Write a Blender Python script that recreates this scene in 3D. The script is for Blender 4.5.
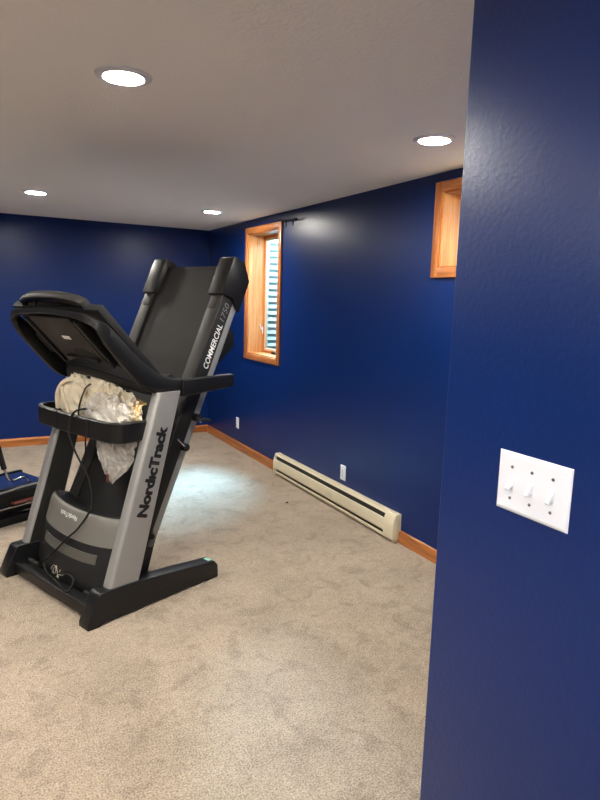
import bpy, bmesh, math, random
from mathutils import Vector, Matrix, noise
random.seed(7)
PI = math.pi
scene = bpy.context.scene
for o in list(bpy.data.objects):
    bpy.data.objects.remove(o, do_unlink=True)
COL = scene.collection

# ------------------------------------------------------------------ camera
YAW, PITCH, ROLL, FPX, CAMZ = 0.498477, 0.158545, 0.030139, 615.2, 1.5794
H = 2.35            # ceiling height
XW, YB = 2.50, 6.90  # window wall plane, far wall plane
XN, YN = 0.90, 0.998  # near partition face and its end
fv = Vector((math.sin(YAW)*math.cos(PITCH), math.cos(YAW)*math.cos(PITCH), -math.sin(PITCH)))
r0 = Vector((math.cos(YAW), -math.sin(YAW), 0)); u0 = r0.cross(fv)
rv = r0*math.cos(ROLL) + u0*math.sin(ROLL); uv = u0*math.cos(ROLL) - r0*math.sin(ROLL)
cd = bpy.data.cameras.new('camera'); cam = bpy.data.objects.new('camera', cd); COL.objects.link(cam)
M3 = Matrix((rv, uv, -fv)).transposed()
cam.matrix_world = Matrix.Translation((0, 0, CAMZ)) @ M3.to_4x4()
cd.sensor_fit = 'HORIZONTAL'; cd.sensor_width = 36; cd.lens = FPX/600*36; cd.clip_start = 0.02
scene.camera = cam

# ------------------------------------------------------------------ sky, exposure, lamp strength
world = bpy.data.worlds.new('sky'); scene.world = world; world.use_nodes = True
wn = world.node_tree; wn.nodes.clear()
wo = wn.nodes.new('ShaderNodeOutputWorld'); wb = wn.nodes.new('ShaderNodeBackground'); ws = wn.nodes.new('ShaderNodeTexSky')
ws.sky_type = 'NISHITA'; ws.sun_disc = False; ws.sun_elevation = math.radians(38); ws.sun_rotation = math.radians(200)
wb.inputs['Strength'].default_value = 9.0
wn.links.new(ws.outputs[0], wb.inputs[0]); wn.links.new(wb.outputs[0], wo.inputs[0])
sd = bpy.data.lights.new('sun', 'SUN'); so = bpy.data.objects.new('sun', sd); COL.objects.link(so)
sd.energy = 105.0; sd.color = (.32, .65, 1.0); sd.angle = math.radians(32)   # hazy cool daylight falling into the window wells
so.rotation_euler = Vector((-.60, -.42, -1.08)).to_track_quat('-Z', 'Y').to_euler(); so.location = (6, 9, 8)
LAMP = 705.0
LAMP_COL = (1.0, 0.95, 0.86, 1)
vs = scene.view_settings
scene.display_settings.display_device = 'sRGB'
vs.view_transform = 'Standard'; vs.look = 'None'; vs.exposure = 0.0; vs.gamma = 1.0; vs.use_curve_mapping = False

# ------------------------------------------------------------------ materials
def s2l(c):
    return tuple(((v/255)/12.92 if v/255 <= .04045 else ((v/255+.055)/1.055)**2.4) for v in c) + (1,)
def mat(name, col, rough=.5, metal=0, bump=None, spec=.4, mottle=None, emit=None, coat=0):
    """col: sRGB 0-255; bump=(scale,strength,dist); mottle=(scale,amount,detail) multiplies brightness"""
    m = bpy.data.materials.new(name); m.use_nodes = True
    nt = m.node_tree; b = nt.nodes['Principled BSDF']
    b.inputs['Base Color'].default_value = s2l(col); b.inputs['Roughness'].default_value = rough
    b.inputs['Metallic'].default_value = metal; b.inputs['Specular IOR Level'].default_value = spec
    if coat: b.inputs['Coat Weight'].default_value = coat; b.inputs['Coat Roughness'].default_value = .15
    tc = nt.nodes.new('ShaderNodeTexCoord')
    if bump:
        n = nt.nodes.new('ShaderNodeTexNoise'); n.inputs['Scale'].default_value = bump[0]; n.inputs['Detail'].default_value = 3
        bp = nt.nodes.new('ShaderNodeBump'); bp.inputs['Strength'].default_value = bump[1]; bp.inputs['Distance'].default_value = bump[2]
        nt.links.new(tc.outputs['Object'], n.inputs['Vector']); nt.links.new(n.outputs['Fac'], bp.inputs['Height'])
        nt.links.new(bp.outputs[0], b.inputs['Normal'])
    if mottle:
        n = nt.nodes.new('ShaderNodeTexNoise'); n.inputs['Scale'].default_value = mottle[0]; n.inputs['Detail'].default_value = mottle[2]
        r = nt.nodes.new('ShaderNodeMapRange'); r.inputs[1].default_value = .3; r.inputs[2].default_value = .7
        r.inputs[3].default_value = 1-mottle[1]; r.inputs[4].default_value = 1+mottle[1]
        x = nt.nodes.new('ShaderNodeMix'); x.data_type = 'RGBA'; x.blend_type = 'MULTIPLY'; x.inputs[0].default_value = 1
        x.inputs[6].default_value = s2l(col)
        nt.links.new(tc.outputs['Object'], n.inputs['Vector']); nt.links.new(n.outputs['Fac'], r.inputs[0])
        nt.links.new(r.outputs[0], x.inputs[7]); nt.links.new(x.outputs[2], b.inputs['Base Color'])
    if emit:
        b.inputs['Emission Color'].default_value = emit[0]; b.inputs['Emission Strength'].default_value = emit[1]
    return m

def wood_mat(name, axis, dark, light):
    m = bpy.data.materials.new(name); m.use_nodes = True
    nt = m.node_tree; b = nt.nodes['Principled BSDF']; L = nt.links.new
    tc = nt.nodes.new('ShaderNodeTexCoord'); mp = nt.nodes.new('ShaderNodeMapping')
    sc = [26, 26, 26]; sc[axis] = 1.6; mp.inputs['Scale'].default_value = sc
    n = nt.nodes.new('ShaderNodeTexNoise'); n.inputs['Scale'].default_value = 1.6; n.inputs['Detail'].default_value = 6; n.inputs['Distortion'].default_value = .6
    cr = nt.nodes.new('ShaderNodeValToRGB'); e = cr.color_ramp.elements
    e[0].position = .3; e[0].color = s2l(dark); e[1].position = .68; e[1].color = s2l(light)
    L(tc.outputs['Object'], mp.inputs[0]); L(mp.outputs[0], n.inputs['Vector']); L(n.outputs['Fac'], cr.inputs[0]); L(cr.outputs[0], b.inputs['Base Color'])
    bp = nt.nodes.new('ShaderNodeBump'); bp.inputs['Strength'].default_value = .15; bp.inputs['Distance'].default_value = .002
    L(n.outputs['Fac'], bp.inputs['Height']); L(bp.outputs[0], b.inputs['Normal'])
    b.inputs['Roughness'].default_value = .33
    return m

def carpet_mat():
    m = bpy.data.materials.new('carpet'); m.use_nodes = True
    nt = m.node_tree; b = nt.nodes['Principled BSDF']; L = nt.links.new
    tc = nt.nodes.new('ShaderNodeTexCoord')
    def nz(scale, det, dist=0):
        n = nt.nodes.new('ShaderNodeTexNoise'); n.inputs['Scale'].default_value = scale; n.inputs['Detail'].default_value = det
        n.inputs['Distortion'].default_value = dist; L(tc.outputs['Object'], n.inputs['Vector']); return n
    big = nz(3.2, 4, .6); fine = nz(150, 2); mid = nz(34, 3); smudge = nz(8.5, 5, .9)
    def rng(src, a, c, lo, hi):
        r = nt.nodes.new('ShaderNodeMapRange'); r.inputs[1].default_value = a; r.inputs[2].default_value = c
        r.inputs[3].default_value = lo; r.inputs[4].default_value = hi; L(src, r.inputs[0]); return r.outputs[0]
    def mul(a, c):
        k = nt.nodes.new('ShaderNodeMath'); k.operation = 'MULTIPLY'; L(a, k.inputs[0]); L(c, k.inputs[1]); return k.outputs[0]
    f = mul(mul(rng(big.outputs['Fac'], .34, .60, .88, 1.05), rng(fine.outputs['Fac'], .3, .7, .55, 1.42)), mul(rng(mid.outputs['Fac'], .3, .7, .90, 1.1), rng(smudge.outputs['Fac'], .36, .47, .83, 1.02)))
    x = nt.nodes.new('ShaderNodeMix'); x.data_type = 'RGBA'; x.blend_type = 'MULTIPLY'; x.inputs[0].default_value = 1
    x.inputs[6].default_value = s2l((161, 145, 127)); L(f, x.inputs[7]); L(x.outputs[2], b.inputs['Base Color'])
    b.inputs['Roughness'].default_value = .95; b.inputs['Specular IOR Level'].default_value = .1
    b.inputs['Sheen Weight'].default_value = .15
    bp = nt.nodes.new('ShaderNodeBump'); bp.inputs['Strength'].default_value = .7; bp.inputs['Distance'].default_value = .012
    L(fine.outputs['Fac'], bp.inputs['Height']); L(bp.outputs[0], b.inputs['Normal'])
    return m

def glass_mat(name, tint=(1, 1, 1, 1)):
    m = bpy.data.materials.new(name); m.use_nodes = True
    nt = m.node_tree; nt.nodes.clear(); L = nt.links.new
    o = nt.nodes.new('ShaderNodeOutputMaterial'); t = nt.nodes.new('ShaderNodeBsdfTransparent'); g = nt.nodes.new('ShaderNodeBsdfGlossy')
    t.inputs[0].default_value = tint; g.inputs['Roughness'].default_value = .02
    lw = nt.nodes.new('ShaderNodeLayerWeight'); lw.inputs[0].default_value = .5
    f = nt.nodes.new('ShaderNodeMath'); f.operation = 'POWER'; L(lw.outputs['Facing'], f.inputs[0]); f.inputs[1].default_value = 5
    x = nt.nodes.new('ShaderNodeMixShader'); L(f.outputs[0], x.inputs[0]); L(t.outputs[0], x.inputs[1]); L(g.outputs[0], x.inputs[2]); L(x.outputs[0], o.inputs[0])
    return m

def plastic_mat():
    m = bpy.data.materials.new('clear_plastic'); m.use_nodes = True
    nt = m.node_tree; nt.nodes.clear(); L = nt.links.new
    o = nt.nodes.new('ShaderNodeOutputMaterial'); t = nt.nodes.new('ShaderNodeBsdfTransparent')
    p = nt.nodes.new('ShaderNodeBsdfPrincipled'); p.inputs['Base Color'].default_value = s2l((225, 221, 214)); p.inputs['Roughness'].default_value = .2
    tc = nt.nodes.new('ShaderNodeTexCoord'); n = nt.nodes.new('ShaderNodeTexNoise'); n.inputs['Scale'].default_value = 11; n.inputs['Detail'].default_value = 3; n.inputs['Distortion'].default_value = 1.2
    L(tc.outputs['Object'], n.inputs['Vector'])
    bp = nt.nodes.new('ShaderNodeBump'); bp.inputs['Strength'].default_value = .9; bp.inputs['Distance'].default_value = .02; L(n.outputs['Fac'], bp.inputs['Height']); L(bp.outputs[0], p.inputs['Normal'])
    r = nt.nodes.new('ShaderNodeMapRange'); r.inputs[1].default_value = .35; r.inputs[2].default_value = .65; r.inputs[3].default_value = .3; r.inputs[4].default_value = .75
    L(n.outputs['Fac'], r.inputs[0])
    x = nt.nodes.new('ShaderNodeMixShader'); L(r.outputs[0], x.inputs[0]); L(t.outputs[0], x.inputs[1]); L(p.outputs[0], x.inputs[2]); L(x.outputs[0], o.inputs[0])
    return m

MT = dict(
    blue=mat('navy_wall_paint', (7, 37, 95), .34, bump=(95, .19, .003), mottle=(2.5, .05, 2), spec=.30),
    ceil=mat('ceiling_paint', (240, 239, 239), .9, bump=(75, .35, .006), spec=.2),
    carpet=carpet_mat(),
    oak_y=wood_mat('oak_along_wall', 1, (138, 78, 38), (190, 120, 64)),
    oak_x=wood_mat('oak_across', 0, (138, 78, 38), (190, 120, 64)),
    oak_z=wood_mat('oak_upright', 2, (146, 82, 40), (198, 128, 72)),
    oak_board=wood_mat('oak_jamb', 2, (186, 120, 66), (222, 164, 104)),
    sash=mat('window_sash', (214, 190, 160), .4),
    white=mat('white_plastic', (226, 230, 240), .35),
    steel=mat('steel_screw', (150, 150, 155), .35, .9),
    darkslot=mat('dark_slot', (22, 22, 22), .7),
    heater=mat('heater_enamel', (214, 204, 176), .42, mottle=(9, .03, 2)),
    fin=mat('heater_grille', (52, 50, 46), .6, .2),
    galv=mat('galvanised_steel', (104, 138, 138), .35, .35, mottle=(14, .1, 3)),
    glass=glass_mat('window_glass', (.95, 1, .99, 1)),
    black=mat('black_plastic', (15, 15, 15), .42, bump=(260, .12, .001)),
    blackm=mat('matte_black_plastic', (13, 13, 13), .6, bump=(300, .15, .001)),
    base=mat('base_black_paint', (17, 18, 20), .38),
    gloss=mat('gloss_black_plastic', (12, 12, 13), .18, coat=.3),
    panel=mat('console_back_plastic', (42, 38, 34), .5, bump=(300, .1, .001)),
    belt=mat('running_belt', (24, 22, 21), .62, bump=(220, .3, .001), mottle=(6, .25, 4)),
    rail=mat('foot_rail_plastic', (38, 37, 35), .5, bump=(400, .2, .001)),
    silver=mat('silver_paint', (150, 149, 147), .42, .35),
    silver2=mat('silver_rail', (140, 141, 140), .4, .4),
    hood=mat('hood_black', (24, 24, 25), .48, bump=(300, .1, .001)),
    band=mat('hood_silver', (122, 119, 112), .45, .3),
    hpanel=mat('hood_inset_grey', (84, 82, 76), .5, .1),
    ink=mat('black_lettering', (16, 16, 18), .5),
    whiteink=mat('white_lettering', (232, 232, 230), .45),
    greyink=mat('grey_lettering', (120, 122, 126), .45),
    tanink=mat('pale_emblem', (190, 184, 168), .4, .2),
    chrome=mat('chrome', (205, 205, 208), .15, 1),
    rubber=mat('rubber', (18, 18, 18), .75),
    cloth=mat('cream_cloth', (216, 204, 180), .9, bump=(160, .25, .002), mottle=(9, .08, 3)),
    straw=mat('tan_fringe', (214, 178, 120), .85, mottle=(40, .2, 3)),
    plastic=plastic_mat(),
    vinyl=mat('blue_vinyl', (16, 36, 84), .35, bump=(40, .15, .003)),
    screen=mat('dark_screen', (8, 9, 11), .08),
    sticker=mat('white_sticker', (225, 222, 212), .5),
    green=mat('pale_green_sticker', (120, 190, 170), .5),
    red=mat('red_plastic', (112, 58, 52), .4),
    lens=mat('lamp_lens', (255, 250, 240), .5, emit=(LAMP_COL, LAMP)),
)

# ------------------------------------------------------------------ helpers
def link(name, me, m, parent=None):
    o = bpy.data.objects.new(name, me); COL.objects.link(o)
    if m is not None: me.materials.append(MT[m] if isinstance(m, str) else m)
    if parent is not None: o.parent = parent
    return o
def tag(o, label=None, cat=None, group=None, kind=None):
    for k, v in (('label', label), ('category', cat), ('group', group), ('kind', kind)):
        if v: o[k] = v
    return o
def thing(name, label, cat, loc=(0, 0, 0), rz=0, group=None, kind=None):
    o = bpy.data.objects.new(name, None); COL.objects.link(o); o.location = loc; o.rotation_euler = (0, 0, rz); o.empty_display_size = .1
    return tag(o, label, cat, group, kind)
def fin(bm, name, m, parent=None, smooth=None, bevel=0, seg=2):
    bmesh.ops.recalc_face_normals(bm, faces=bm.faces)
    if bevel:
        es = [e for e in bm.edges if len(e.link_faces) == 2 and e.calc_face_angle(0) > .5]
        bmesh.ops.bevel(bm, geom=es, offset=bevel, segments=seg, affect='EDGES', profile=.5, clamp_overlap=True)
    me = bpy.data.meshes.new(name); bm.to_mesh(me); bm.free()
    if smooth is None: smooth = bevel > 0
    if smooth:
        me.shade_smooth() if hasattr(me, 'shade_smooth') else [setattr(f, 'use_smooth', True) for f in me.polygons]
        try: me.set_sharp_from_angle(angle=math.radians(38))
        except Exception: pass
    return link(name, me, m, parent)
def add_box(bm, x0, x1, y0, y1, z0, z1):
    v = [bm.verts.new((x, y, z)) for x in (x0, x1) for y in (y0, y1) for z in (z0, z1)]
    for f in ((0, 1, 3, 2), (4, 6, 7, 5), (0, 4, 5, 1), (2, 3, 7, 6), (0, 2, 6, 4), (1, 5, 7, 3)): bm.faces.new([v[i] for i in f])
def box(name, d, m, parent=None, bevel=0, seg=2):
    bm = bmesh.new(); add_box(bm, *d); return fin(bm, name, m, parent, None, bevel, seg)
def prism_y(name, pts, y0, y1, m, parent=None, bevel=0, seg=2):
    """polygon in x,z extruded along y"""
    bm = bmesh.new()
    a = [bm.verts.new((x, y0, z)) for x, z in pts]; b = [bm.verts.new((x, y1, z)) for x, z in pts]
    bm.faces.new(a); bm.faces.new(b)
    for i in range(len(pts)): j = (i+1) % len(pts); bm.faces.new((a[i], a[j], b[j], b[i]))
    return fin(bm, name, m, parent, None, bevel, seg)
def loft(name, rings, m, parent=None, cap=True, closed=True, bevel=0, smooth=True):
    bm = bmesh.new(); R = [[bm.verts.new(p) for p in r] for r in rings]; n = len(R[0])
    for a, b in zip(R, R[1:]):
        for i in range(n if closed else n-1):
            j = (i+1) % n; bm.faces.new((a[i], a[j], b[j], b[i]))
    if cap and closed: bm.faces.new(R[0]); bm.faces.new(R[-1])
    return fin(bm, name, m, parent, smooth, bevel)
def spline(pts, n=8):
    P = [Vector(p) for p in pts]; out = []
    for i in range(len(P)-1):
        a = P[max(i-1, 0)]; b = P[i]; c = P[i+1]; d = P[min(i+2, len(P)-1)]
        for k in range(n):
            t = k/n
            out.append(.5*((2*b)+(c-a)*t+(2*a-5*b+4*c-d)*t*t+(3*b-a-3*c+d)*t**3))
    out.append(P[-1]); return out
def tube(name, pts, r, m, parent=None, n=8, seg=8, smoothpath=True):
    P = spline(pts, n) if smoothpath else [Vector(p) for p in pts]
    rings = []; up = Vector((.123, .31, .94)).normalized(); prev = None
    for i, q in enumerate(P):
        t = (P[min(i+1, len(P)-1)]-P[max(i-1, 0)]).normalized()
        a = prev if prev is not None else up
        a = (a - t*a.dot(t)); a = a.normalized() if a.length > 1e-5 else t.orthogonal().normalized(); prev = a; b = t.cross(a)
        rr = r(i/(len(P)-1)) if callable(r) else r
        rings.append([q+(a*math.cos(k*2*PI/seg)+b*math.sin(k*2*PI/seg))*rr for k in range(seg)])
    return loft(name, rings, m, parent)
def cyl(name, p, axis, r, h, m, parent=None, seg=20, r2=None, bevel=0):
    A = Vector(axis).normalized(); a = A.orthogonal().normalized(); b = A.cross(a); P = Vector(p)
    r2 = r if r2 is None else r2
    rings = [[P+A*d+(a*math.cos(k*2*PI/seg)+b*math.sin(k*2*PI/seg))*q for k in range(seg)] for d, q in ((0, r), (h, r2))]
    return loft(name, rings, m, parent, bevel=bevel)
def lathe(name, prof, m, parent=None, seg=40, loc=(0, 0, 0)):
    """closed (r,z) outline revolved about z"""
    bm = bmesh.new(); x, y, z0 = loc
    R = [[bm.verts.new((x+r*math.cos(k*2*PI/seg), y+r*math.sin(k*2*PI/seg), z0+z)) for r, z in prof] for k in range(seg)]
    n = len(prof)
    for k in range(seg):
        a, b = R[k], R[(k+1) % seg]
        for i in range(n): j = (i+1) % n; bm.faces.new((a[i], a[j], b[j], b[i]))
    bmesh.ops.remove_doubles(bm, verts=bm.verts, dist=1e-6)
    return fin(bm, name, m, parent, True)
def text(name, body, origin, xdir, ydir, size, m, parent, width=None, off=0.0, ext=.0008, shear=0, spacing=1.0, bold=0):
    cu = bpy.data.curves.new('t', 'FONT'); cu.body = body; cu.size = 1; cu.extrude = 0; cu.offset = off; cu.shear = shear; cu.space_character = spacing; cu.resolution_u = 4
    to = bpy.data.objects.new('t', cu); COL.objects.link(to)
    dg = bpy.context.evaluated_depsgraph_get(); me = bpy.data.meshes.new_from_object(to.evaluated_get(dg))
    bpy.data.objects.remove(to, do_unlink=True)
    X = Vector(xdir).normalized(); Y = Vector(ydir).normalized(); N = X.cross(Y); O = Vector(origin)
    xs = [v.co.x for v in me.vertices]; w = max(xs)-min(xs); x0 = min(xs); sx = size if width is None else width/w
    for v in me.vertices: v.co = O+X*((v.co.x-x0)*sx)+Y*(v.co.y*size)+N*ext
    if bold:      # heavier strokes: the same outlines laid side by side
        b_ = bmesh.new(); b_.from_mesh(me)
        base_ = list(b_.verts)+list(b_.edges)+list(b_.faces)
        for k_, (dx, dy) in enumerate(((-bold, 0), (bold, 0), (0, bold*.7), (0, -bold*.7))):
            r_ = bmesh.ops.duplicate(b_, geom=base_)
            for v in r_['geom']:
                if isinstance(v, bmesh.types.BMVert): v.co += X*dx+Y*dy+N*.00012*(k_+1)
        b_.to_mesh(me); b_.free()
    me.materials.clear()
    return link(name, me, m, parent)
def holed_wall(name, axis, pos, thick, a0, a1, z0, z1, holes, m):
    """wall with its room face at coordinate pos of axis (0:x,1:y), holes=[(a0,a1,z0,z1)]"""
    A = sorted({a0, a1, *[h[0] for h in holes], *[h[1] for h in holes]}); Z = sorted({z0, z1, *[h[2] for h in holes], *[h[3] for h in holes]})
    solid = lambda i, j: 0 <= i < len(A)-1 and 0 <= j < len(Z)-1 and not any(h[0] <= (A[i]+A[i+1])/2 <= h[1] and h[2] <= (Z[j]+Z[j+1])/2 <= h[3] for h in holes)
    bm = bmesh.new(); cache = {}
    def V(a, z, d):
        k = (a, z, d)
        if k not in cache:
            c = pos+thick*d; cache[k] = bm.verts.new((c, a, z) if axis == 0 else (a, c, z))
        return cache[k]
    for i in range(len(A)-1):
        for j in range(len(Z)-1):
            if not solid(i, j): continue
            q = [(A[i], Z[j]), (A[i+1], Z[j]), (A[i+1], Z[j+1]), (A[i], Z[j+1])]
            for d in (0, 1): bm.faces.new([V(a, z, d) for a, z in q])
            for (di, dj, e0, e1) in ((0, -1, 0, 1), (1, 0, 1, 2), (0, 1, 2, 3), (-1, 0, 3, 0)):
                if not solid(i+di, j+dj): bm.faces.new((V(*q[e0], 0), V(*q[e1], 0), V(*q[e1], 1), V(*q[e0], 1)))
    return tag(fin(bm, name, m), kind='structure')

# ------------------------------------------------------------------ room shell
XL, YF = -3.2, -2.6
WT = .21      # window wall depth
W1 = (5.052, 5.745, 1.045, 2.225)   # window openings  y0 y1 z0 z1
W2 = (2.28, 2.915, 1.795, 2.245)
f = box('floor', (XL-.1, XW+WT, YF-.1, YB+.1, -.12, 0), 'carpet'); tag(f, 'mottled beige cut pile carpet over the whole room', 'carpet', kind='structure')
c = box('ceiling', (XL-.1, XW+WT, YF-.1, YB+.1, H, H+.15), 'ceil'); tag(c, 'off white textured ceiling with recessed lamps', 'ceiling', kind='structure')
w = holed_wall('wall_right', 0, XW, WT, YN-.1, YB, 0, H, [W1, W2], 'blue'); tag(w, 'long navy blue wall with the two windows', 'wall')
w = box('wall_back', (XL, XW, YB, YB+.1, 0, H), 'blue'); tag(w, 'navy blue far wall behind the treadmill', 'wall', kind='structure')
w = box('wall_left', (XL-.1, XL, YF, YB, 0, H), 'blue'); tag(w, 'navy blue wall on the far left of the room', 'wall', kind='structure')
w = box('wall_front', (XL, XN, YF-.1, YF, 0, H), 'blue'); tag(w, 'navy blue wall closing the room opposite the far wall', 'wall', kind='structure')
w = box('wall_partition', (XN, XW, YF, YN, 0, H), 'blue', bevel=.006, seg=3); tag(w, 'nearest bright blue wall carrying the triple light switch', 'wall', kind='structure')

def baseboard(name, a, b, nrm, m, label):
    """board from a to b (xy), standing .085 high, .014 thick along nrm"""
    prof = [(0, 0), (.014, 0), (.014, .066), (.012, .074), (.008, .082), (.003, .086), (0, .086)]
    N = Vector((*nrm, 0))
    rings = [[Vector((*p, 0))+N*d+Vector((0, 0, z)) for d, z in prof] for p in (a, b)]
    return tag(loft(name, rings, m, smooth=False), label, 'baseboard', kind='structure')
HY0, HY1 = 3.125, 4.95
baseboard('baseboard_right', (XW, HY1), (XW, YB), (-1, 0), 'oak_y', 'oak baseboard between the heater and the far corner')
baseboard('baseboard_right', (XW, YN), (XW, HY0), (-1, 0), 'oak_y', 'short oak baseboard between the heater and the near blue wall')
baseboard('baseboard_back', (XL, YB), (XW, YB), (0, -1), 'oak_x', 'oak baseboard along the far wall')
baseboard('baseboard_left', (XL, YF), (XL, YB), (1, 0), 'oak_y', 'oak baseboard along the left wall')
baseboard('baseboard_partition', (XN, YF), (XN, YN), (-1, 0), 'oak_y', 'oak baseboard under the triple light switch')

# ------------------------------------------------------------------ windows
def window(name, W, label, sash_split):
    y0, y1, z0, z1 = W; cw = .05; ct = .018
    t = thing(name, label, 'window', (XW, (y0+y1)/2, z0), kind='structure')
    ym = (y0+y1)/2; hy = (y1-y0)/2; h = z1-z0
    # local coords: x from room face into the wall, y about centre, z from sill
    B = lambda n, d, m, p=t, bv=.003: box(n, d, m, p, bv)
    B('casing', (-ct, 0, -hy-cw, -hy+.006, -cw, h+cw), 'oak_z'); B('casing', (-ct, 0, hy-.006, hy+cw, -cw, h+cw), 'oak_z')
    B('casing', (-ct, 0, -hy+.006, hy-.006, h-.006, h+cw), 'oak_y'); B('casing', (-ct, 0, -hy+.006, hy-.006, -cw, .006), 'oak_y')
    jt = .016
    B('jamb', (0, WT, -hy, -hy+jt, 0, h), 'oak_board', t, 0); B('jamb', (0, WT, hy-jt, hy, 0, h), 'oak_board', t, 0)
    B('head_jamb', (0, WT, -hy+jt, hy-jt, h-jt, h), 'oak_y', t, 0); B('sill', (0, WT, -hy+jt, hy-jt, 0, jt), 'oak_y', t, 0)
    # window unit at the outer side
    iy = hy-jt; x0, x1 = WT-.05, WT; fw = .022
    for d in ((x0, x1, -iy, -iy+fw, jt, h-jt), (x0, x1, iy-fw, iy, jt, h-jt)): B('frame', d, 'oak_z')
    for d in ((x0, x1, -iy+fw, iy-fw, jt, jt+fw), (x0, x1, -iy+fw, iy-fw, h-jt-fw, h-jt)): B('frame', d, 'oak_y')
    s0 = x0+.008; sw = .022; ay = iy-fw; zb, zt = jt+fw, h-jt-fw
    s = B('sash', (s0, s0+.03, ay-sw, ay, zb, zt), 'sash'); B('sash', (s0, s0+.03, -ay, -ay+sw, zb, zt), 'sash')
    B('sash', (s0, s0+.03, -ay+sw, ay-sw, zb, zb+sw), 'sash'); B('sash', (s0, s0+.03, -ay+sw, ay-sw, zt-sw, zt), 'sash')
    box('pane', (s0+.012, s0+.016, -ay+sw, ay-sw, zb+sw, zt-sw), 'glass', t)
    if sash_split:
        lk = B('sash_lock', (x0-.012, x0, iy-fw+.004, iy-.006, .20, .27), 'white', t, .004)
        cyl('lock_lever', (x0-.02, iy-fw/2, .245), (-.3, 0, 1), .006, .05, 'white', lk)
        ck = B('crank', (x0-.03, x0, -.06, .06, jt, jt+.022), 'darkslot', t, .005)
        cyl('crank_handle', (x0-.02, .02, jt+.02), (-.6, -.8, .1), .006, .09, 'darkslot', ck)
    return t
window('window_1', W1, 'tall narrow oak trimmed casement window beside the treadmill', True)
window('window_2', W2, 'short high oak trimmed window half hidden by the near blue wall', False)

def well(W, label, rad, zb, zt, name='window_well'):
    y0, y1 = W[0]-.2, W[1]+.3; yc = (y0+y1)/2; hw = (y1-y0)/2; xo = XW+WT
    t = thing(name, label, 'window well', (xo, yc, zb))
    nz = int((zt-zb)/.068*8); na = 28; rings = []
    for i in range(nz+1):
        z = (zt-zb)*i/nz; d = .011*math.cos(z/.068*2*PI)
        rings.append([Vector(((rad+d)*math.sin(PI*k/na), -(hw+d)*math.cos(PI*k/na), z)) for k in range(na+1)])
    o = loft('corrugated_wall', rings, 'galv', t, cap=False, closed=False)
    tube('rim', [Vector(((rad+.01)*math.sin(PI*k/na), -(hw+.01)*math.cos(PI*k/na), zt-zb)) for k in range(na+1)], .014, 'galv', t, smoothpath=False)
    prof = [Vector((rad*.98*math.sin(PI*k/na), -hw*.98*math.cos(PI*k/na), 0)) for k in range(na+1)]
    loft('gravel_bed', [prof, [p+Vector((0, 0, .03)) for p in prof]], mat('gravel', (150, 146, 138), .9, bump=(60, 1, .03), mottle=(50, .4, 3)), t)
    return t
well(W1, 'corrugated steel well outside the tall window', .75, .72, 2.33)
well(W2, 'corrugated steel well outside the short high window, rim raised to block the sun', .5, 1.5, 2.56)  # unseen rim raised to keep a sun patch off the near carpet

# ------------------------------------------------------------------ recessed lamps
def lamp(x, y, label):
    t = thing('recessed_lamp', label, 'ceiling lamp', (x, y, H), group='recessed ceiling lamps')
    lathe('trim_ring', [(.067, -.002), (.072, -.009), (.084, -.008), (.098, -.004), (.1, 0), (.074, 0)], 'white', t)
    lathe('lens', [(0, -.005), (.055, -.0055), (.0675, -.0035), (.0675, -.0005), (0, -.0005)], 'lens', t)
lamp(.535, 2.363, 'round white recessed lamp nearest the camera, largest on the ceiling')
lamp(1.981, 2.395, 'round white recessed lamp beside the short high window')
lamp(.521, 5.307, 'round white recessed lamp farthest to the left above the treadmill')
lamp(1.984, 5.394, 'small round recessed lamp close to the tall window')
for x, y, w_ in ((-.93, 2.36, 'left of the lamp nearest the camera'), (-.93, 5.31, 'left of the treadmill, out of view'), (.53, -.58, 'behind the camera near the switch wall'), (-.93, -.58, 'behind the camera to the left'), (-2.4, 2.36, 'by the left wall, added out of view to brighten the near wall'), (-2.4, -.58, 'in the corner behind the camera, added to brighten the near wall'), (-.5, .75, 'above the entry, added unseen to brighten the switch wall')):  # left wall, corner and entry lamps are added unseen to brighten the near wall
    lamp(x, y, 'round recessed lamp '+w_)

# ------------------------------------------------------------------ switch, outlets, heater, bracket
sw = thing('light_switch', 'white triple toggle light switch on the near blue wall', 'light switch', (XN, .7505, 1.2535), kind=None)
def plate(name, hw, hh, parent, m='white'):
    d = .006; e = .005
    rings = [[Vector((-x, y*sy, z*sz)) for sy, sz in ((-1, -1), (1, -1), (1, 1), (-1, 1))] for x, y, z in ((0, hw, hh), (.002, hw, hh), (.0045, hw-.003, hh-.003), (d, hw-e-.002, hh-e-.002))]
    return loft(name, rings, m, parent, smooth=False)
plate('wall_plate', .0815, .0575, sw)
for i, dy in enumerate((.0462, 0, -.0462)):
    st = -1 if i < 2 else -1
    g = box('switch_slot', (-.0066, -.005, dy-.0055, dy+.0055, -.0125, .0125), 'white', sw, .0006)
    g['label'] = 'raised rectangular collar round a toggle'
    tp = prism_y('toggle', [(-.005, .0085), (-.005, -.006), (-.017, -.0145), (-.0195, -.0105), (-.0095, .0085)], dy-.0042, dy+.0042, 'white', sw, .001)
    for zz in (.0302, -.0302):
        s = cyl('screw', (-.0055, dy, zz), (-1, 0, 0), .0032, .0014, 'steel', sw, 12)
        box('screw_slot', (-.0073, -.0068, dy-.0026, dy+.0026, zz-.0005, zz+.0005), 'darkslot', s)
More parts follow.
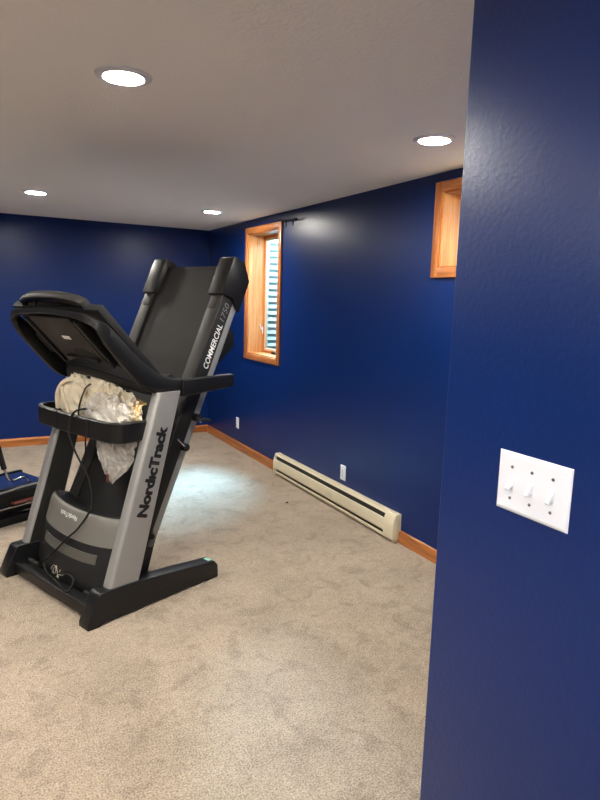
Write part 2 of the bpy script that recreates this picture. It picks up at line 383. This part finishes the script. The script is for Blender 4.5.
def outlet(y, z, label):
    t = thing('wall_outlet', label, 'outlet', (XW, y, z), group='white outlets on the window wall')
    plate('wall_plate', .036, .0585, t)
    for zz in (.0195, -.0195):
        rings = [[Vector((-x, r*math.cos(a)*.0165, zz+max(-.0115, min(.0115, r*math.sin(a)*.0165)))) for a in [k*2*PI/20 for k in range(20)]] for x, r in ((.005, 1), (.0082, 1), (.0085, .95))]
        q = loft('receptacle', rings, 'white', t, smooth=False)
        for dy in (-.006, .006): box('slot', (-.0089, -.0082, dy-.0011, dy+.0011, zz-.002, zz+.006), 'darkslot', q)
        cyl('ground_hole', (-.0082, 0, zz-.0065), (-1, 0, 0), .0022, .0007, 'darkslot', q, 10)
    cyl('screw', (-.0058, 0, 0), (-1, 0, 0), .003, .0014, 'steel', t, 10)
outlet(3.863, .29, 'white duplex outlet above the baseboard heater')
outlet(5.968, .284, 'white duplex outlet between the heater and the far corner')

ht = thing('baseboard_heater', 'long cream electric baseboard heater under the window wall outlet', 'heater', (XW, (HY0+HY1)/2, 0))
hl = (HY1-HY0)/2; hd = .066
box('back_plate', (-.004, 0, -hl, hl, .02, .196), 'heater', ht)
prism_y('top_cover', [(0, .196), (0, .190), (-.040, .190), (-.049, .176), (-.054, .179), (-.044, .196)], -hl+.1, hl-.02, 'heater', ht)
prism_y('front_cover', [(-.060, .148), (-.064, .144), (-.067, .12), (-.067, .074), (-.062, .060), (-.055, .062), (-.061, .078), (-.061, .13), (-.055, .146)], -hl+.1, hl-.02, 'heater', ht)
prism_y('bottom_lip', [(0, .02), (0, .028), (-.052, .028), (-.060, .040), (-.065, .038), (-.063, .02)], -hl+.1, hl-.02, 'heater', ht)
box('grille', (-.047, -.043, -hl+.1, hl-.02, .03, .178), 'fin', ht)
prism_y('end_cap', [(0, .02), (-.066, .02), (-.0685, .07), (-.0685, .13), (-.062, .155), (-.046, .198), (0, .198)], -hl, -hl+.11, 'heater', ht, .004)
prism_y('end_cap', [(0, .02), (-.066, .02), (-.0685, .07), (-.0685, .13), (-.062, .155), (-.046, .198), (0, .198)], hl-.03, hl, 'heater', ht, .003)
for yy in (-hl+.02, hl-.012): box('foot', (-.05, -.01, yy-.008, yy+.008, 0, .022), 'heater', ht)

br = thing('curtain_rod_bracket', 'small black curtain bracket at the top corner of the tall window', 'bracket', (XW, 5.0, 2.262))
box('mount_plate', (-.004, 0, .04, .075, -.01, .035), 'rubber', br, .001)
tube('rod', [(-.012, .09, .03), (-.03, .05, .022), (-.035, -.1, .008), (-.035, -.29, -.004)], .006, 'rubber', br)
for yy in (-.12, -.25): tube('hook', [(-.034, yy, .006), (-.036, yy-.004, -.02), (-.03, yy-.003, -.05)], .005, 'rubber', br)
cyl('end_knob', (-.035, -.29, -.004), (0, -1, 0), .012, .02, 'rubber', br, 12)

sp = bmesh.new(); bmesh.ops.create_icosphere(sp, subdivisions=2, radius=.009)
for v in sp.verts: v.co = Vector((v.co.x*1.2, v.co.y*.8, v.co.z*.6+.005))*(1+.3*noise.noise(v.co*200))
o = fin(sp, 'carpet_scrap', 'rubber', None, True); o.location = (2.172, 4.155, 0); tag(o, 'tiny dark scrap lying on the carpet before the heater', 'scrap')

# ------------------------------------------------------------------ treadmill
# local frame: x = depth (away from the console back), y = across to the far side, z up
TM = thing('treadmill', 'folded black and silver treadmill with console and running deck raised', 'treadmill', (.44, 2.84, 0), math.radians(21.7))
CY = .46; mir = lambda y: 2*CY-y
# base legs
legp = [(0, 0), (0, .028), (.062, .158), (.078, .168), (.20, .165), (.30, .158), (.80, .104), (.826, .075), (.83, .006), (.824, 0), (.74, 0), (.73, .012), (.1, .012), (.06, 0)]
for y0 in (0, mir(.085)):
    lg = prism_y('base_leg', legp, y0, y0+.085, 'base', TM, .008, 3)
    box('foot_pad', (.745, .815, y0+.015, y0+.07, -.0, .004), 'rubber', lg)
    cyl('bolt_cover', (.43, y0-.0005 if y0 < .1 else y0+.0855, .085), (0, -1 if y0 < .1 else 1, 0), .016, .002, 'base', lg, 16)
    if y0 < .1:
        k = box('sticker', (.770, .795, .02, .065, .1065, .1085), 'green', lg)
box('base_crossbar', (.045, .115, .08, mir(.08), .018, .082), 'base', TM, .008, 3)
box('rear_crossbar', (.30, .36, .08, mir(.08), .03, .085), 'base', TM, .006)
box('motor_pan', (.112, .30, .1, mir(.1), .03, .04), 'rail', TM)
for y0 in (.12, mir(.22)): box('pivot_plate', (.105, .125, y0, y0+.1, .04, .098), 'rail', TM, .004)
# uprights
def upright(y0, y1, outer):
    bz, tz = .13, 1.105
    fx = lambda z: .112+(z-bz)*.325; bx = lambda z: .292+(z-bz)*.285
    rings = []
    for i in range(9):
        z = bz+(tz-bz)*i/8; a, b = fx(z), bx(z); r = .020
        rg = []
        for (cx, cy, a0) in ((a+r, y0+r, 180), (b-r*.6, y0+r*.6, 270), (b-r*.6, y1-r*.6, 0), (a+r, y1-r, 90)):
            rr = r if a0 in (180, 90) else r*.6
            for k in range(6):
                th = math.radians(a0+90*k/5); rg.append(Vector((cx+rr*math.cos(th), cy+rr*math.sin(th), z)))
        rings.append(rg)
    up_ = loft('upright', rings, 'silver', TM)
    yi = (y1, y1+.003) if outer < 0 else (y0-.003, y0)
    ic = prism_y('inner_cover', [(fx(bz)+.02, bz+.004), (bx(bz)-.012, bz+.004), (bx(tz)-.012, tz-.004), (fx(tz)+.02, tz-.004)], yi[0], yi[1], 'rail', up_)
    ic['label'] = 'dark cover on the inner side of the post'
    return up_
ur = upright(.010, .078, -1)
ul = upright(mir(.078), mir(.010), 1)
ldir = Vector((.29, 0, .957)).normalized(); up = Vector((-.957, 0, .29))
text('lettering', 'Nord\u0131cTrack', (.342, .0098, .480), ldir, up, .080, 'ink', ur, width=.465, off=.03, bold=.0027, ext=.0006)['label'] = 'black maker name running up the silver post'

# deck: s along the deck (upwards), n away from the belt side
TT = math.radians(25.2); ST, CT = math.sin(TT), math.cos(TT); DX, DZ = .222, .06
def dk(s, n, y): return Vector((DX+s*ST+n*CT, y, DZ+s*CT-n*ST))
def dbox(name, s0, s1, n0, n1, y0, y1, m, parent, bevel=0, seg=2):
    bm = bmesh.new(); add_box(bm, n0, n1, y0, y1, s0, s1)
    for v in bm.verts: v.co = dk(v.co.z, v.co.x, v.co.y)
    return fin(bm, name, m, parent, None, bevel, seg)
def dprism(name, pts, y0, y1, m, parent, bevel=0, seg=2):
    P = [dk(s, n, 0) for s, n in pts]; return prism_y(name, [(q.x, q.z) for q in P], y0, y1, m, parent, bevel, seg)

b = dprism('running_belt', [(.36, .006), (1.87, .006), (1.895, .012), (1.905, .03), (1.895, .048), (1.87, .054), (.36, .054)], .19, mir(.19), 'belt', TM)
for sgn in (0, 1):
    Y = (lambda a, c: (a, c)) if not sgn else (lambda a, c: (mir(c), mir(a)))
    sr = dbox('side_frame', .30, 1.80, .0, .088, *Y(.108, .19), 'blackm', TM, .004)
    rl = dbox('silver_rail', .27, 1.74, .088, .134, *Y(.114, .175), 'silver2', TM, .006, 3)
    fr = dbox('foot_rail', .34, 1.76, -.010, .002, *Y(.102, .195), 'rail', TM, .004)
    dbox('rail_inlay', 1.62, 1.69, -.0125, -.009, *Y(.125, .19), 'panel', fr, .002)
    ec = dprism('end_cap', [(1.70, -.028), (1.925, -.028), (1.937, -.018), (1.937, .06), (1.86, .140), (1.665, .140), (1.715, .06)], *Y(.092, .212), 'black', TM, .005, 2)
    dprism('rear_foot', [(1.36, .13), (1.60, .13), (1.56, .22), (1.50, .255), (1.36, .185)], *Y(.16, .2), 'blackm', TM, .006)
    if not sgn:
        td = Vector((ST, 0, CT)); tu = Vector((-CT, 0, ST))
        o0 = dk(1.283, .070, .1075)
        text('lettering', 'COMMERCIAL', o0, td, tu, .052, 'whiteink', sr, width=.265, off=.012, ext=.0006, shear=.15)['label'] = 'white model lettering on the deck side'
        text('model_number', '1750', dk(1.57, .068, .1075), td, tu, .052, 'greyink', sr, width=.105, off=-.008, ext=.0006, shear=.15)['label'] = 'thin grey model number on the deck side'
dbox('deck_board', .36, 1.86, .056, .078, .2, mir(.2), 'blackm', TM)
for s0 in (.7, 1.25): dbox('deck_crossbar', s0, s0+.06, .085, .125, .185, mir(.185), 'blackm', TM)
cyl('rear_roller', dk(1.875, .03, .2), (0, 1, 0), .02, mir(.2)-.2, 'steel', TM, 16)

# motor hood
HP = [(.42, .30), (.375, .396), (.30, .428), (.240, .448), (.211, .428), (.178, .33), (.148, .24), (.126, .16), (.116, .10), (.124, .062), (.17, .045), (.34, .045)]
def hood_pt(t, u, off=0):
    """t in 0..1 along the profile, u in -1..1 across"""
    P = HP_S; k = t*(len(P)-1); i = min(int(k), len(P)-2); f = k-i
    q = P[i].lerp(P[i+1], f); tn = (P[i+1]-P[i]).normalized(); nr = Vector((-tn.z, 0, tn.x))
    if nr.x > 0 and abs(tn.z) > .3: nr = -nr
    y = CY+u*.346
    edge = abs(u)**4
    x = q.x + .035*u*u + .025*edge
    z = q.z + .012*(u*u-.5)
    return Vector((x, y, z)) + Vector((-.95, 0, -.25))*off
HP_S = spline([(x, 0, z) for x, z in HP], 5)
def hood_patch(name, t0, t1, u0, u1, off, m, parent, nt=10, nu=22, thick=.006, tb=None):
    rings = []
    for i in range(nt+1):
        rings.append([hood_pt(t0+(t1-t0)*i/nt + (tb(u0+(u1-u0)*j/nu) if tb else 0), u0+(u1-u0)*j/nu, off) for j in range(nu+1)])
    bm = bmesh.new(); R = [[bm.verts.new(p) for p in r] for r in rings]
    for a, b2 in zip(R, R[1:]):
        for j in range(nu): bm.faces.new((a[j], a[j+1], b2[j+1], b2[j]))
    if thick:
        ext = bmesh.ops.extrude_face_region(bm, geom=list(bm.faces))
        bmesh.ops.translate(bm, verts=[v for v in ext['geom'] if isinstance(v, bmesh.types.BMVert)], vec=Vector((.95, 0, .25))*thick)
    return fin(bm, name, m, parent, True)
rings = []
NU = 30
for j in range(NU+1):
    u = -1+2*j/NU
    rings.append([hood_pt(k/40, u) for k in range(41)])
hood = loft('motor_hood', rings, 'hood', TM)
hood_patch('hood_band', .30, .475, -1.0, 1.0, .004, 'band', hood)['label'] = 'silver band across the motor hood'
hood_patch('hood_inset', .518, .568, -.74, .72, .0025, 'hpanel', hood)['label'] = 'grey inset strip on the motor hood'
def hood_text(name, body, t, u, w, h, m, off, flip=True):
    c0 = hood_pt(t, u, .006); X = (hood_pt(t, u-.05)-hood_pt(t, u+.05)).normalized(); Yd = (hood_pt(t-.04, u)-hood_pt(t+.04, u)).normalized()
    if flip: X = -X; Yd = -Yd
    return text(name, body, c0-X*w/2-Yd*h*.35, X, Yd, h, m, hood, width=w, off=off, ext=.001)
hood_text('hood_lettering', 'NordicTrack', .385, .12, .17, .035, 'whiteink', .012)['label'] = 'small white maker name, upside down'
# script emblem
ec = hood_pt(.70, .10, .003); EX = (hood_pt(.70, .05)-hood_pt(.70, .15)).normalized(); EY = (hood_pt(.66, .1)-hood_pt(.74, .1)).normalized()
bm = None
def epts(L): return [ec+EX*a+EY*c for a, c in L]
for L in ([(-.062, -.004), (-.04, .024), (-.012, .022), (-.014, -.010), (-.036, -.016), (-.034, .008), (-.004, .032)], [(-.006, .032), (.008, -.004), (.026, -.034)],
          [(-.006, -.036), (.014, -.012), (.036, .022)], [(.024, -.008), (.055, -.002), (.085, .012)]):
    tube('emblem_stroke', epts(L), .0019, 'tanink', hood, 6, 6)

# accessory tray ribbon between the posts
def ribbon(name, path, h, th, m, parent, bev=.008):
    """path: list of (x,y,zmid)"""
    P = spline(path, 8); rings = []
    for i, q in enumerate(P):
        t = P[min(i+1, len(P)-1)]-P[max(i-1, 0)]; t.z = 0; t.normalize(); nr = Vector((-t.y, t.x, 0))
        hh = h/2; e = bev
        rings.append([q+nr*a+Vector((0, 0, c)) for a, c in ((-th/2, -hh+e), (-th/2+e, -hh), (th/2-e, -hh), (th/2, -hh+e), (th/2, hh-e), (th/2-e, hh), (-th/2+e, hh), (-th/2, hh-e))])
    return loft(name, rings, m, parent)
TZ = .918
tray = ribbon('accessory_tray', [(.405, .066, TZ-.004), (.33, .062, TZ), (.262, .066, TZ), (.232, .09, TZ), (.218, .17, TZ-.004), (.213, CY, TZ-.006), (.218, mir(.17), TZ-.004), (.232, mir(.09), TZ), (.262, mir(.066), TZ), (.33, mir(.062), TZ), (.405, mir(.066), TZ-.004)], .104, .026, 'black', TM)
box('tray_floor', (.228, .300, .075, mir(.075), .872, .882), 'black', tray, .003)
for yy in (.30, .60): box('tray_groove', (.198, .2035, yy-.0025, yy+.0025, .864, .962), 'darkslot', tray)

# console
con = bpy.data.objects.new('console', None); COL.objects.link(con); con.parent = TM; con.location = (0, 0, 0)
st = [  # y, U(x,z), L(x,z), inward thickness
    (.030, (.600, 1.164), (.600, 1.072)), (.030, (.48, 1.186), (.46, 1.094)), (.030, (.389, 1.238), (.365, 1.128)),
    (.030, (.303, 1.309), (.288, 1.200)), (.030, (.221, 1.392), (.203, 1.295)), (.032, (.160, 1.446), (.145, 1.365)),
    (.050, (.112, 1.474), (.103, 1.425)), (.100, (.086, 1.490), (.082, 1.452)), (.20, (.074, 1.502), (.071, 1.472)), (CY, (.070, 1.512), (.067, 1.486))]
full = st+[(mir(y), U, L) for y, U, L in reversed(st[:-1])]
PU = spline([(U[0], y, U[1]) for y, U, L in full], 6); PL = spline([(L[0], y, L[1]) for y, U, L in full], 6)
cen = Vector((.42, CY, 1.42)); rings = []
for i in range(len(PU)):
    a, b2 = PU[i], PL[i]
    t = (PU[min(i+1, len(PU)-1)]-PU[max(i-1, 0)]); nrm = t.cross(a-b2).normalized()
    inw = -nrm if nrm.dot(Vector((.45, CY, 1.25))-a) < 0 else nrm
    d = (a-b2); e = .12
    rings.append([b2+inw*.004+d*.0, b2+d*.10, a-d*.10, a+inw*.006, a+inw*.03, a+inw*.036-d*.10, b2+inw*.036+d*.1, b2+inw*.03])
loft('console_frame', rings, 'black', con)
# lower lip of the console across the two posts
lip = [(.52, .035, 1.098), (.46, .07, 1.10), (.40, .13, 1.118), (.35, .22, 1.146), (.315, .34, 1.172), (.30, CY, 1.182)]
lip = lip+[(x, mir(y), z) for x, y, z in reversed(lip[:-1])]
LP = spline(lip, 6); rings = []
for q in LP: rings.append([q+Vector((x, 0, z)) for x, z in ((-.02, -.006), (-.008, -.018), (.03, -.02), (.055, -.005), (.055, .06), (.0, .095), (-.022, .085), (-.026, .05), (-.016, .045), (-.018, .03), (-.026, .026), (-.024, .01))])
loft('lower_lip', rings, 'blackm', con)
# plane of the console back: a = distance up the slope, n = towards the user
CE = Vector((-.683, 0, .730)); CN = Vector((.730, 0, .683)); CO = Vector((.325, 0, 1.20))
def cbox(name, a0, a1, n0, n1, y0, y1, m, parent, bevel=.004):
    bm = bmesh.new(); add_box(bm, n0, n1, y0, y1, a0, a1)
    for v in bm.verts: v.co = CO+CE*v.co.z+CN*v.co.x+Vector((0, v.co.y, 0))
    return fin(bm, name, m, parent, None, bevel)
def cpoly(name, pts, n0, n1, m, parent, bevel=0):
    bm = bmesh.new()
    A = [bm.verts.new(CO+CE*a+CN*n0+Vector((0, y, 0))) for a, y in pts]; B = [bm.verts.new(CO+CE*a+CN*n1+Vector((0, y, 0))) for a, y in pts]
    bm.faces.new(A); bm.faces.new(B)
    for i in range(len(pts)): j = (i+1) % len(pts); bm.faces.new((A[i], A[j], B[j], B[i]))
    return fin(bm, name, m, parent, None, bevel)
cbox('console_shell', -.12, .372, .06, .10, .045, mir(.045), 'blackm', con, .006)
bp = cbox('back_panel', .03, .345, .018, .045, .29, mir(.235), 'panel', con, .006)
cpoly('vent', [(.03+.02, .325), (.095, .33), (.125, .40), (.12, .50), (.075, .515), (.045, .46)], .0145, .019, 'darkslot', bp, .001)
cbox('back_label', .195, .218, .0155, .0178, .43, .50, 'sticker', bp, .0005)
cbox('panel_foot', .035, .075, .0, .02, .32, .62, 'black', bp, .006)
for y0 in (.225, mir(.215)): cbox('rib', .0, .33, .01, .07, y0, y0+.03, 'black', con, .005)
for y0 in (.085, mir(.19)):
    q = cbox('cup_holder', .05, .20, .02, .075, y0, y0+.10, 'blackm', con, .02)
cbox('speaker_box', .04, .16, .02, .07, mir(.315), mir(.255), 'panel', con, .008)
# tilting display
def disp_outline(k):
    o = []
    for j in range(25):
        u = -1+2*j/24; o.append((.432-.022*abs(u)**3-.012*u*u - k, CY+.29*u*(1-k*1.5)))
    return o+[(.255+k, mir(.17)), (.255+k, .17)]
bm = bmesh.new(); rr = []
for n, k in ((.066, .020), (.062, .010), (.066, .002), (.072, .0), (.098, .0), (.103, .004), (.104, .010)):
    rr.append([bm.verts.new(CO+CE*a+CN*n+Vector((0, y, 0))) for a, y in disp_outline(k)])
for A, B in zip(rr, rr[1:]):
    for i in range(len(A)): j = (i+1) % len(A); bm.faces.new((A[i], A[j], B[j], B[i]))
bm.faces.new(rr[0]); bm.faces.new(rr[-1])
dsp = fin(bm, 'display', 'gloss', con, True)
bz = [CO+CE*a+CN*.088+Vector((0, y, 0)) for a, y in [(.262, .165)]+disp_outline(-.003)[:25]+[(.262, mir(.165))]]
rings = []
for i, q in enumerate(bz):
    t = (bz[min(i+1, len(bz)-1)]-bz[max(i-1, 0)]).normalized(); o_ = t.cross(CN).normalized()
    if o_.dot(q-(CO+CE*.33+CN*.088+Vector((0, CY, 0)))) < 0: o_ = -o_
    rings.append([q+o_*a+CN*c for a, c in ((-.006, -.020), (.004, -.022), (.010, -.014), (.012, .004), (.008, .018), (-.006, .020))])
loft('bezel', rings, 'rail', dsp)
cbox('screen', .275, .395, .1042, .1050, .22, mir(.22), 'screen', dsp, 0)
# handrails
for s in (0, 1):
    y0, y1 = (.012, .052) if not s else (mir(.052), mir(.012))
    hr = prism_y('handrail', [(.585, 1.072), (.935, 1.094), (.948, 1.102), (.950, 1.155), (.942, 1.164), (.585, 1.164)], y0, y1, 'black', TM, .010, 3)
    box('grip_cap', (.83, .945, y0+.010, y1-.010, 1.1635, 1.1665), 'silver2', hr, .001)
# storage latch and strut on the right side
lt = cyl('storage_latch', (.745, .125, .93), (0, -1, 0), .022, .05, 'blackm', TM, 16, bevel=.004)
tube('latch_lever', [(.745, .085, .93), (.79, .08, .915), (.83, .08, .905)], .010, 'blackm', lt)
cyl('latch_pin', (.755, .075, .915), (0, -1, 0), .010, .02, 'chrome', lt, 12)
kn = cyl('knob', (.665, .12, .775), (0, -1, 0), .022, .04, 'blackm', TM, 16, bevel=.004)
tube('pin', [(.60, .08, .835), (.655, .085, .785)], .006, 'chrome', kn)
tube('lift_strut', [(.30, .19, .12), (.62, .19, .62)], .016, 'blackm', TM)
tube('lift_strut', [(.30, mir(.19), .12), (.62, mir(.19), .62)], .016, 'blackm', TM)
cyl('pivot_bolt', dk(.33, .10, .118), (0, -1, 0), .014, .012, 'darkslot', TM, 14)
# power cord
tube('power_cord', [(.30, .40, .90), (.30, .37, .965), (.255, .375, .995), (.205, .415, .985), (.185, .44, .93), (.183, .445, .86), (.20, .41, .76), (.24, .36, .62), (.232, .33, .49), (.175, .36, .38), (.150, .43, .31),
                    (.125, .50, .235), (.105, .57, .165), (.10, .60, .13), (.088, .545, .095), (.075, .46, .098), (.06, .36, .095), (.05, .30, .092), (.07, .285, .097), (.10, .30, .13), (.105, .36, .14), (.10, .45, .12)], .0052, 'rubber', TM, 8, 8)
tube('safety_cord', [(.36, .56, .91), (.345, .56, .80), (.36, .60, .66), (.34, .66, .55), (.31, .68, .47)], .004, 'rubber', TM)

# ------------------------------------------------------------------ things stuffed in the tray
def blob(bm, c, r, f, seed, sub=4, sharp=1.0):
    res = bmesh.ops.create_icosphere(bm, subdivisions=sub, radius=1)
    for v in res['verts']:
        d = v.co.copy(); n = noise.fractal(d*f+Vector((seed, 0, 0)), 1.0, 2.0, 4)
        rdg = 1-abs(noise.noise(d*f*1.3+Vector((0, seed, 3))))*2
        k = 1+.16*n+.14*sharp*rdg
        v.co = Vector((c[0]+d.x*r[0]*k, c[1]+d.y*r[1]*k, c[2]+d.z*r[2]*k))
    return res['verts']
TMm = Matrix.Translation((.44, 2.84, 0)) @ Matrix.Rotation(math.radians(21.7), 4, 'Z')
cb = thing('cloth_bundle', 'crumpled cream cloth bundle stuffed in the treadmill tray under the console', 'cloth', (.44, 2.84, 0), math.radians(21.7))
bm = bmesh.new(); blob(bm, (.30, .54, 1.01), (.05, .14, .128), 2.6, 1.7, 5, 1.6); fin(bm, 'body', 'cloth', cb, True)
bm = bmesh.new(); blob(bm, (.33, .36, 1.015), (.05, .17, .12), 3.4, 5.1, 5, 2.0); fin(bm, 'fold', 'cloth', cb, True)
bm = bmesh.new(); blob(bm, (.355, .22, .985), (.045, .12, .10), 3.0, 7.7, 5, 1.8); fin(bm, 'fold', 'cloth', cb, True)
tube('rolled_hem', [(.25, .665, .965), (.243, .655, 1.05), (.255, .61, 1.115), (.275, .54, 1.13), (.285, .50, 1.115)], lambda t: .015-.006*t, 'cloth', cb)
tube('rolled_hem', [(.252, .63, 1.09), (.243, .60, 1.05), (.240, .575, 1.0), (.245, .55, .95)], lambda t: .012-.005*t, 'cloth', cb)
tube('seam', [(.242, .45, .94), (.240, .435, 1.01), (.255, .40, 1.10), (.28, .385, 1.125)], .0045, 'panel', cb)
for k in range(16):
    yy = .27-.012*k; xx = .335+.0035*k; dz = -.004*k
    tube('fringe', [(xx+.02, yy, 1.105+dz), (xx-.02, yy-.006, 1.095+dz), (xx-.035+.008*math.sin(k*2.1), yy-.012, 1.05+dz), (xx-.03, yy-.014+.008*math.sin(k*1.3), .985+dz)], .006, 'straw', cb, 5, 6)
pb = thing('plastic_bag', 'crumpled clear plastic bag spilling out of the treadmill tray', 'plastic bag', (.44, 2.84, 0), math.radians(21.7))
bm = bmesh.new(); blob(bm, (.285, .255, .978), (.055, .165, .10), 2.0, 9.3, 5, 1.2); fin(bm, 'bag_body', 'plastic', pb, True)
bm = bmesh.new()
vv = blob(bm, (0, 0, 0), (1, 1, 1), 2.2, 4.4, 5, 1.2)
for v in vv:
    d = v.co; z = (d.z+1)/2; wz = .28+.85*max(0, min(1, z))**.6
    v.co = Vector((.345+.035*d.x*wz, .245+.165*d.y*wz+.07*(1-z), .76+.155*d.z))
tl = fin(bm, 'bag_tail', 'plastic', pb, True)
box('bag_tag', (.322, .328, .312, .332, .60, .645), 'red', tl, .002)

# ------------------------------------------------------------------ second exercise machine behind the treadmill
BA = math.radians(27); BN = thing('exercise_bench', 'low black exercise bench with blue top and bent chrome handle behind the treadmill', 'exercise bench', (.42, 4.603, 0), BA)
# local x along the bench (right end near 0, negative to the left), y away from the camera
X0, X1 = -1.25, .05
box('top_pad', (X0, X1, .02, .335, .225, .258), 'vinyl', BN, .010, 3)
box('rear_rail', (X0, X1+.01, .335, .365, .215, .268), 'black', BN, .006)
box('front_rail', (X0, X1+.01, -.005, .02, .222, .262), 'black', BN, .005)
tube('front_trim', [(X0, -.006, .248), (-.62, -.008, .250), (-.30, -.009, .242), (-.16, -.009, .252), (X1, -.007, .254)], .007, 'silver2', BN)
box('side_panel', (X0, X1, -.002, .012, .135, .222), 'blackm', BN, .004)
tube('lower_bar', [(X0+.02, -.02, .122), (-.32, -.02, .130), (X1, -.02, .135)], .007, 'chrome', BN)
box('step_plate', (-.235, -.06, -.05, .03, .152, .164), 'red', BN, .003)['label'] = 'dull red plate under the blue top'
for xx in (X0+.03, X1-.07):
    box('leg', (xx, xx+.06, .005, .05, 0, .222), 'blackm', BN, .006); box('leg', (xx, xx+.06, .30, .345, 0, .222), 'blackm', BN, .006)
box('floor_bar', (X0+.02, X1, -.01, .05, 0, .055), 'blackm', BN, .008)
box('floor_bar', (X0+.02, X1, .30, .35, 0, .05), 'blackm', BN, .008)
box('inner_pan', (X0+.05, X1-.02, .05, .30, .06, .09), 'blackm', BN, .004)
hb = tube('handle_bar', [(-0.270, .03, .46), (-0.250, .03, .39), (-0.233, .03, .335), (-0.207, .03, .303), (-0.155, .032, .302), (-0.115, .032, .306), (-0.089, .03, .292), (-0.073, .025, .258)], .009, 'chrome', BN)
tube('grip', [(-0.290, .03, .56), (-0.270, .03, .47), (-0.253, .03, .395)], .019, 'rubber', hb)
